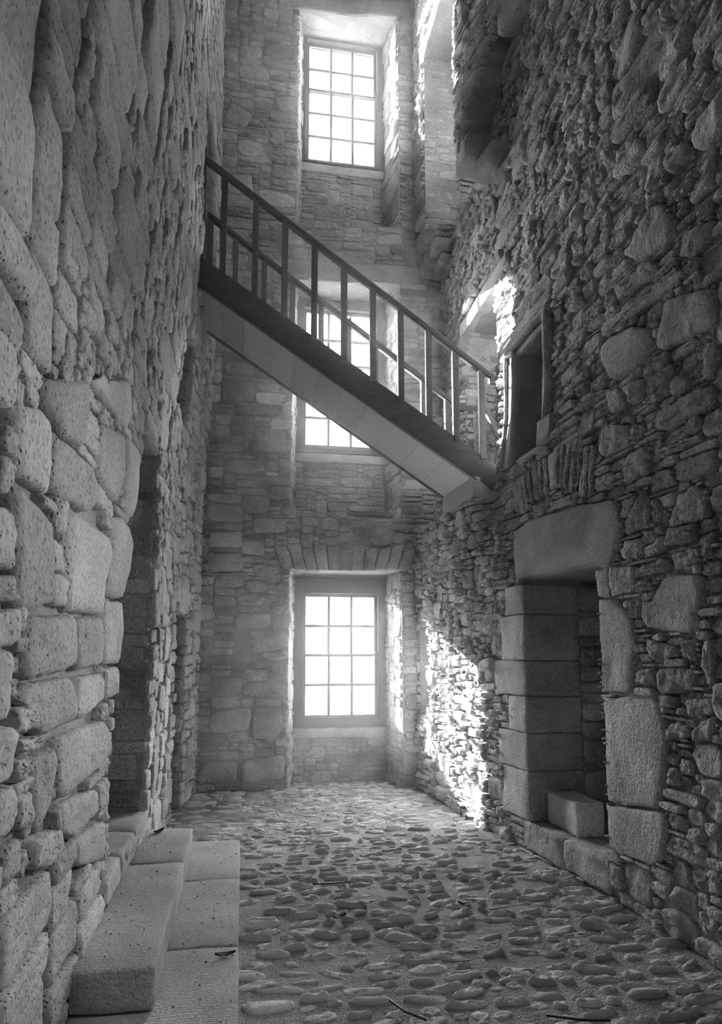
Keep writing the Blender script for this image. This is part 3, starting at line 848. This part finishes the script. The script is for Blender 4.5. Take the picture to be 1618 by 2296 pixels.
# ---------------------------------------------------------------- floor of set cobbles
nu, nv = 44, 130
U, V = np.meshgrid(np.linspace(-1.7, 3.8, nu), np.linspace(-5.5, 9.2, nv), indexing='ij')
W = P_floor(U, V, 0.006 * vnoise(U * 9, V * 9, 0.1, 41)).reshape(-1, 3)
fl = [(i * nv + j, (i + 1) * nv + j, (i + 1) * nv + j + 1, i * nv + j + 1) for i in range(nu - 1) for j in range(nv - 1)]
floor = link('floor', mesh_from('floor', W, fl, M_DIRT, True, np.ones(len(W))))
floor['kind'] = 'structure'
WF = Wall(floor)
def blk_floor(U, V):
    m = (U < XL(V, 0) + .02) | (U > XR(V, 0) - .02) | (V > YB - .02) & ((U < .58) | (U > 1.96))
    m |= (U < .04) & (V > 2.0) & (V < 5.82)
    return m
gq = random.Random(5)
cob = []
y = 1.6
while y < 8.95:
    dy = gq.uniform(.075, .115)
    x = -.75 + gq.uniform(0, .1)
    while x < 2.6:
        k = gq.random()
        l = gq.uniform(.11, .22) if k < .66 else (gq.uniform(.06, .10) if k < .92 else gq.uniform(.16, .24))
        w = min(gq.uniform(.27, .46) * l, dy * 1.05) if k < .66 else (l * gq.uniform(.6, .9) if k < .92 else gq.uniform(.07, .1))
        yy = y + gq.uniform(-.025, .025) + .04 * math.sin(x * 1.9 + y)
        if gq.random() < .93: cob.append((x, x + l, yy - w / 2, yy + w / 2))
        x += l + gq.uniform(.012, .06)
    y += dy
R = np.array(cob)
R = R[~blk_floor((R[:, 0] + R[:, 1]) / 2, (R[:, 2] + R[:, 3]) / 2)]
A = rect_stones(R, 502, joint=.0, m=5, proud=(.002, .028), p_rng=(1.8, 2.6), lump=.011, warp=.06, back=.02, dome=True, rot=.22)
WF.add(mapped(P_floor, A), 20, len(INSETS), M_COB, stone_tone(len(R), 503, .11), 'cobble')
WF.finish(rest_name='small_cobbles')

# ---------------------------------------------------------------- windows
def window(name, k, gx, gz, rows, meeting, lower_first):
    root = empty(name, (1.26, YB + REC, FRM[k][2])); root['kind'] = 'structure'
    inv = Vector(root.location)
    def put(o):
        o.parent = root; o.location = Vector(o.location) - inv
        return o
    fx0, fx1, fz0, fz1 = FRM[k]
    x0, x1 = gx; z0, z1 = gz
    y = YB + REC
    s = .045
    put(MB().box(fx0, x0 - s, y - .03, y + .06, fz0, fz1).box(x1 + s, fx1, y - .03, y + .06, fz0, fz1)
        .box(x0 - s, x1 + s, y - .03, y + .06, fz0, z0 - s).box(x0 - s, x1 + s, y - .03, y + .06, z1 + s, fz1).build('frame', M_FRAME))
    put(MB().box(x0 - s - .02, x0 - s, y - .045, y - .03, z0 - s - .02, z1 + s + .02).box(x1 + s, x1 + s + .02, y - .045, y - .03, z0 - s - .02, z1 + s + .02)
        .box(x0 - s, x1 + s, y - .045, y - .03, z0 - s - .02, z0 - s).box(x0 - s, x1 + s, y - .045, y - .03, z1 + s, z1 + s + .02).build('bead', M_FRAME))
    h = (z1 - z0) / rows
    zm = z0 + h * meeting
    for (a, b, yy, nr) in ((z0, zm, y - .01, meeting), (zm, z1, y + .03, rows - meeting)):
        sash = put(MB().box(x0 - s, x0, yy, yy + .035, a - s, b + s).box(x1, x1 + s, yy, yy + .035, a - s, b + s)
                   .box(x0, x1, yy, yy + .035, a - s if a == z0 else a - .02, a if a == z0 else a + .012).box(x0, x1, yy, yy + .035, b - .012 if b == zm else b, b + .02 if b == zm else b + s).build('sash', M_FRAME))
        def sub(o, sash=sash):
            o.parent = sash; o.location = Vector(o.location) - inv - Vector(sash.location)
        w = (x1 - x0) / 3
        hh = (b - a) / nr
        bw = .018
        for i in (1, 2):
            sub(MB().box(x0 + i * w - bw, x0 + i * w + bw, yy + .004, yy + .03, a, b).build('glazing_bar', M_FRAME))
        for j in range(1, nr):
            sub(MB().box(x0, x1, yy + .006, yy + .028, a + j * hh - bw, a + j * hh + bw).build('glazing_bar', M_FRAME))
        for i in range(3):
            for j in range(nr):
                sub(MB().box(x0 + i * w + .004, x0 + (i + 1) * w - .004, yy + .016, yy + .019, a + j * hh + .004, a + (j + 1) * hh - .004).build('pane', M_GLASS))
    put(MB().box(x1 - .285, x1 - .279, y - .035, y - .029, z0 - .1, z1 + .03).build('sash_cord', M_FRAME))
    return root
window('window_1', 0, (.825, 1.729), (.843, 2.366), 4, 2, 0)
window('window_2', 1, (.797, 1.714), (4.414, 6.30), 5, 3, 0)
window('window_3', 2, (.802, 1.74), (8.578, 10.385), 5, 3, 0)

# ---------------------------------------------------------------- stone steps to the left doorway
def slab_step(name, x0, x1, cuts, z0, z1, label, seed):
    root = empty(name, ((x0 + x1) / 2, (cuts[0] + cuts[-1]) / 2, z0))
    tag(root, label, 'step')
    for k in range(len(cuts) - 1):
        o = block(I, (x0, x1, cuts[k] + .003, cuts[k + 1] - .003, z0, z1), seed + k, 'slab', M_STEP, None, 1 + .05 * math.sin(seed + k * 2), r=.012, rough=.005, k=8)
        o.parent = root; o.location = Vector(o.location) - Vector(root.location)
    return root
slab_step('stone_step', -.66, .02, [2.1, 3.75, 4.82, 5.80], -.02, .15, 'wide lower stone step of three slabs lying on the cobbles', 600)
slab_step('stone_step', -.66, -.325, [3.13, 4.62, 5.50], .158, .325, 'shorter upper stone step below the left doorway sill', 610)
for k, (a, b) in enumerate(((3.80, 4.28), (4.29, 4.86), (4.87, 5.44))):
    block(P_left, (a, b, .32, .47, -.7, .05 - .02 * (k == 0)), 620 + k, 'sill_stone', M_STEP, wall_left, 1.0, r=.025, rough=.014, k=8)

# loose squared block on the sill of the right doorway
lb = block(I, (2.495, 2.72, 4.99, 5.49, .252, .50), 640, 'stone_block', M_DRESS, None, 1.45, r=.012, rough=.008, k=8)
tag(lb, 'loose squared pale stone block lying on the sill of the right-hand doorway', 'stone block')

# ---------------------------------------------------------------- timber stair across the room
def yn(X): return 6.95 + (6.6 - 6.95) * (X + .54) / 3.1
def yf(X): return yn(X) + 1.02
def zt(X): return 5.762 - .718 * (X + .536)
def zb(X): return 5.434 - .711 * (X + .513)
def zr(X): return 6.908 - .782 * (X + .5)
st = empty('timber_staircase', (1.0, 7.3, 3.2))
tag(st, 'dark timber staircase with post-and-rail balustrade crossing the room below the upper windows', 'staircase')
def part(mb, name, mat, bevel=.004, parent=st):
    o = mb.build(name, mat, parent, bevel, 1)
    o.location = Vector(o.location) - Vector(st.location)
    return o
XA, XB = -.56, 2.62
def slope_bar(X0, X1, yfun, dy0, dy1, zlo, zhi):
    p = []
    for zf in (zlo, zhi):
        for (X, d) in ((X0, dy0), (X1, dy0), (X1, dy1), (X0, dy1)):
            p.append((X, yfun(X) + d, zf(X)))
    return MB().hexa(p)
part(slope_bar(XA, XB, yn, 0, .05, zb, zt), 'stringer', M_OAK)
part(slope_bar(XA, XB, yf, -.05, 0, zb, zt), 'stringer', M_OAK)
NB = 11
for k in range(NB):
    a, b = XA + (2.30 - XA) * k / NB, XA + (2.30 - XA) * (k + 1) / NB - .0004
    part(slope_bar(a, b, yn, .052, .968, lambda X: zb(X) - .012, lambda X: zb(X) + .012), 'soffit_board', M_BOARD, .005)
part(slope_bar(XA, 2.34, yn, -.012, .05, lambda X: zb(X) - .022, lambda X: zb(X) - .002), 'edge_batten', M_OAK, .003)
part(slope_bar(XA, 2.34, yf, -.05, .012, lambda X: zb(X) - .022, lambda X: zb(X) - .002), 'edge_batten', M_OAK, .003)
for k in range(12):
    X = -.42 + k * .255
    z = zt(X) - .25
    part(MB().hexa([(X, yn(X) + .05, z - .03), (X + .29, yn(X + .29) + .05, z - .03), (X + .29, yf(X + .29) - .05, z - .03), (X, yf(X) - .05, z - .03),
                    (X, yn(X) + .05, z), (X + .29, yn(X + .29) + .05, z), (X + .29, yf(X + .29) - .05, z), (X, yf(X) - .05, z)]), 'tread', M_OAK)
rail_n = slope_bar(XA + .04, 2.56, yn, -.012, .062, lambda X: zr(X) - .085, zr)
part(rail_n, 'handrail', M_OAK, .015)
part(slope_bar(XA + .06, 2.50, yf, -.062, .012, lambda X: zr(X) - .085, zr), 'handrail', M_OAK, .015)
part(MB().box(2.50, 2.95, yn(2.56) - .012, yn(2.56) + .062, zr(2.56) - .085, zr(2.56) - .01), 'handrail_end', M_OAK, .012)
part(MB().box(2.46, 2.90, yf(2.5) - .062, yf(2.5) + .012, zr(2.5) - .085, zr(2.5) - .01), 'handrail_end', M_OAK, .012)
for X in (-.27, .06, .37, .68, .99, 1.29, 1.58, 1.87, 2.15, 2.42):
    part(MB().box(X - .032, X + .032, yn(X) - .006, yn(X) + .05, zt(X) - .03, zr(X) - .05), 'baluster', M_OAK)
for X in (-.46, -.16, .18, .52, .86, 1.18, 1.50, 1.80, 2.07, 2.35, 2.62):
    part(MB().box(X - .032, X + .032, yf(X) - .05, yf(X) + .006, zt(X) - .03, zr(min(X, 2.5)) - .05), 'baluster', M_OAK)
part(MB().box(-.535, -.47, 7.0, 7.08, 5.68, 7.4), 'newel_post', M_OAK)
part(MB().hexa([(2.30, 6.62, 3.205), (2.56, 6.62, 3.205), (2.54, 7.60, 3.205), (2.27, 7.60, 3.205),
                (2.30, 6.62, zb(2.30) - .01), (2.56, 6.62, zb(2.30) - .01), (2.54, 7.60, zb(2.30) - .01), (2.27, 7.60, zb(2.30) - .01)]), 'base_casing', M_BOARD)

# timber trestle leaning in the opening at the stair foot
tr = empty('timber_trestle', (2.85, 7.2, 3.21))
tag(tr, 'small trestle of crossed timber battens standing in the opening at the stair foot', 'trestle')
def bar(p, q, w, name, parent, mat):
    p, q = Vector(p), Vector(q)
    d = (q - p).normalized()
    a = d.cross(Vector((0, 1, 0))).normalized() * w; b = d.cross(a).normalized() * w
    o = MB().hexa([p - a - b, p + a - b, p + a + b, p - a + b, q - a - b, q + a - b, q + a + b, q - a + b]).build(name, mat, parent, .004, 1)
    o.location = Vector(o.location) - Vector(parent.location)
bar((2.62, 7.15, 4.45), (3.15, 7.15, 3.21), .03, 'leg', tr, M_OAK)
bar((2.98, 7.25, 4.75), (2.72, 7.25, 3.21), .03, 'leg', tr, M_OAK)
bar((2.72, 7.2, 3.95), (3.1, 7.2, 4.25), .025, 'brace', tr, M_OAK)

# ---------------------------------------------------------------- fallen leaves and twigs
def leaf(loc, rz, s, label):
    V = []; 
    for i in range(7):
        t = i / 6
        w = .45 * math.sin(math.pi * min(1, t * .95 + .05)) * s * .5
        for j in (-1, 0, 1):
            V.append(((t - .5) * s, j * w, .12 * s * (abs(j) * .8 + .9 * (2 * t - 1) ** 2)))
    F = [(i * 3 + j, (i + 1) * 3 + j, (i + 1) * 3 + j + 1, i * 3 + j + 1) for i in range(6) for j in (0, 1)]
    top = len(V)
    V += [(x, y, z + .0015) for x, y, z in V]
    F2 = [tuple(q[::-1]) for q in F] + [tuple(top + k for k in q) for q in F]
    o = link('fallen_leaf', mesh_from('fallen_leaf', V, F2, M_LEAF, True))
    o.location = loc; o.rotation_euler = (0, 0, rz)
    tag(o, label, 'leaf', 'fallen leaves')
leaf((-.045, 3.62, .152), .2, .10, 'curled dark leaf on the lower stone step near its outer edge')
leaf((-.56, 5.38, .328), 1.0, .12, 'crumpled dark leaf on the far end of the upper stone step')
leaf((1.42, 4.42, .03), 2.2, .09, 'dark crumpled leaf lying on the cobbles towards the right doorway')
leaf((.62, 4.35, .03), .5, .10, 'dark leaf scrap lying on the cobbles in the middle of the floor')
def twig(pts, r, label):
    V, F = [], []
    for k, p in enumerate(pts):
        rr = r * (1 - .4 * k / len(pts))
        for s in range(6):
            a = 2 * math.pi * s / 6
            V.append((p[0] + rr * math.cos(a) * .7, p[1] + rr * math.cos(a) * .7, p[2] + rr * math.sin(a)))
    for k in range(len(pts) - 1):
        for s in range(6): F.append((k * 6 + s, k * 6 + (s + 1) % 6, (k + 1) * 6 + (s + 1) % 6, (k + 1) * 6 + s))
    F.append(tuple(range(6))[::-1]); F.append(tuple((len(pts) - 1) * 6 + s for s in range(6)))
    c = np.mean(np.array(V), 0)
    o = link('twig', mesh_from('twig', np.array(V) - c, F, M_LEAF, True), None, tuple(c))
    tag(o, label, 'twig', 'twigs on the floor')
twig([(.52, 4.95, .045), (.64, 4.93, .05), (.78, 4.95, .045)], .006, 'thin straight dark twig on the cobbles beyond the leaf scrap')
twig([(.70, 3.30, .04), (.74, 3.18, .045), (.82, 3.10, .04)], .006, 'bent thin twig on the near cobbles in the middle of the floor')
twig([(1.35, 3.05, .04), (1.47, 2.98, .045), (1.6, 2.96, .04)], .006, 'thin dark twig on the near cobbles towards the right')

# ---------------------------------------------------------------- ground outside
g = MB().box(-60, 70, -40, 58, -1.2, -.6).build('ground', M_DIRT, tone=.55)
g['kind'] = 'structure'

# ---------------------------------------------------------------- haze volume added for the glow around the windows
def haze():
    m, nt, N, L, bsdf = new_mat('glow_haze')
    N.remove(bsdf)
    vs = N.new('ShaderNodeVolumeScatter')
    vs.inputs['Density'].default_value = 0.012
    vs.inputs['Anisotropy'].default_value = 0.82
    L.new(vs.outputs[0], N['Material Output'].inputs['Volume'])
    o = MB().box(-.35, 2.15, 4.6, 8.6, 0.06, CEIL - .1).build('glow_haze', m)
    tag(o, 'thin luminous haze added for the glow in front of the tall windows', 'haze', kind='stuff')
haze()

# ---------------------------------------------------------------- grit scattered on the steps
def grit():
    g = random.Random(77)
    V, F = [], []
    for i in range(170):
        if g.random() < .55: x, y, z = g.uniform(-.30, .0), g.uniform(2.4, 5.7), .151
        else: x, y, z = g.uniform(-.62, -.36), g.uniform(3.2, 5.4), .327
        r = g.uniform(.002, .0065) * (1.6 if g.random() < .1 else 1)
        b0 = len(V)
        a0 = g.uniform(0, 6)
        for k in range(5):
            a = a0 + k * 2 * math.pi / 5
            V.append((x + r * math.cos(a) * g.uniform(.7, 1.3), y + r * math.sin(a) * g.uniform(.7, 1.3), z))
        V.append((x, y, z + r * .9))
        for k in range(5): F.append((b0 + k, b0 + (k + 1) % 5, b0 + 5))
    c = np.mean(np.array(V), 0)
    o = link('grit', mesh_from('grit', np.array(V) - c, F, M_LEAF), None, tuple(c))
    tag(o, 'dark grit and crumbs of earth scattered over the two stone steps', 'grit', kind='stuff')
grit()
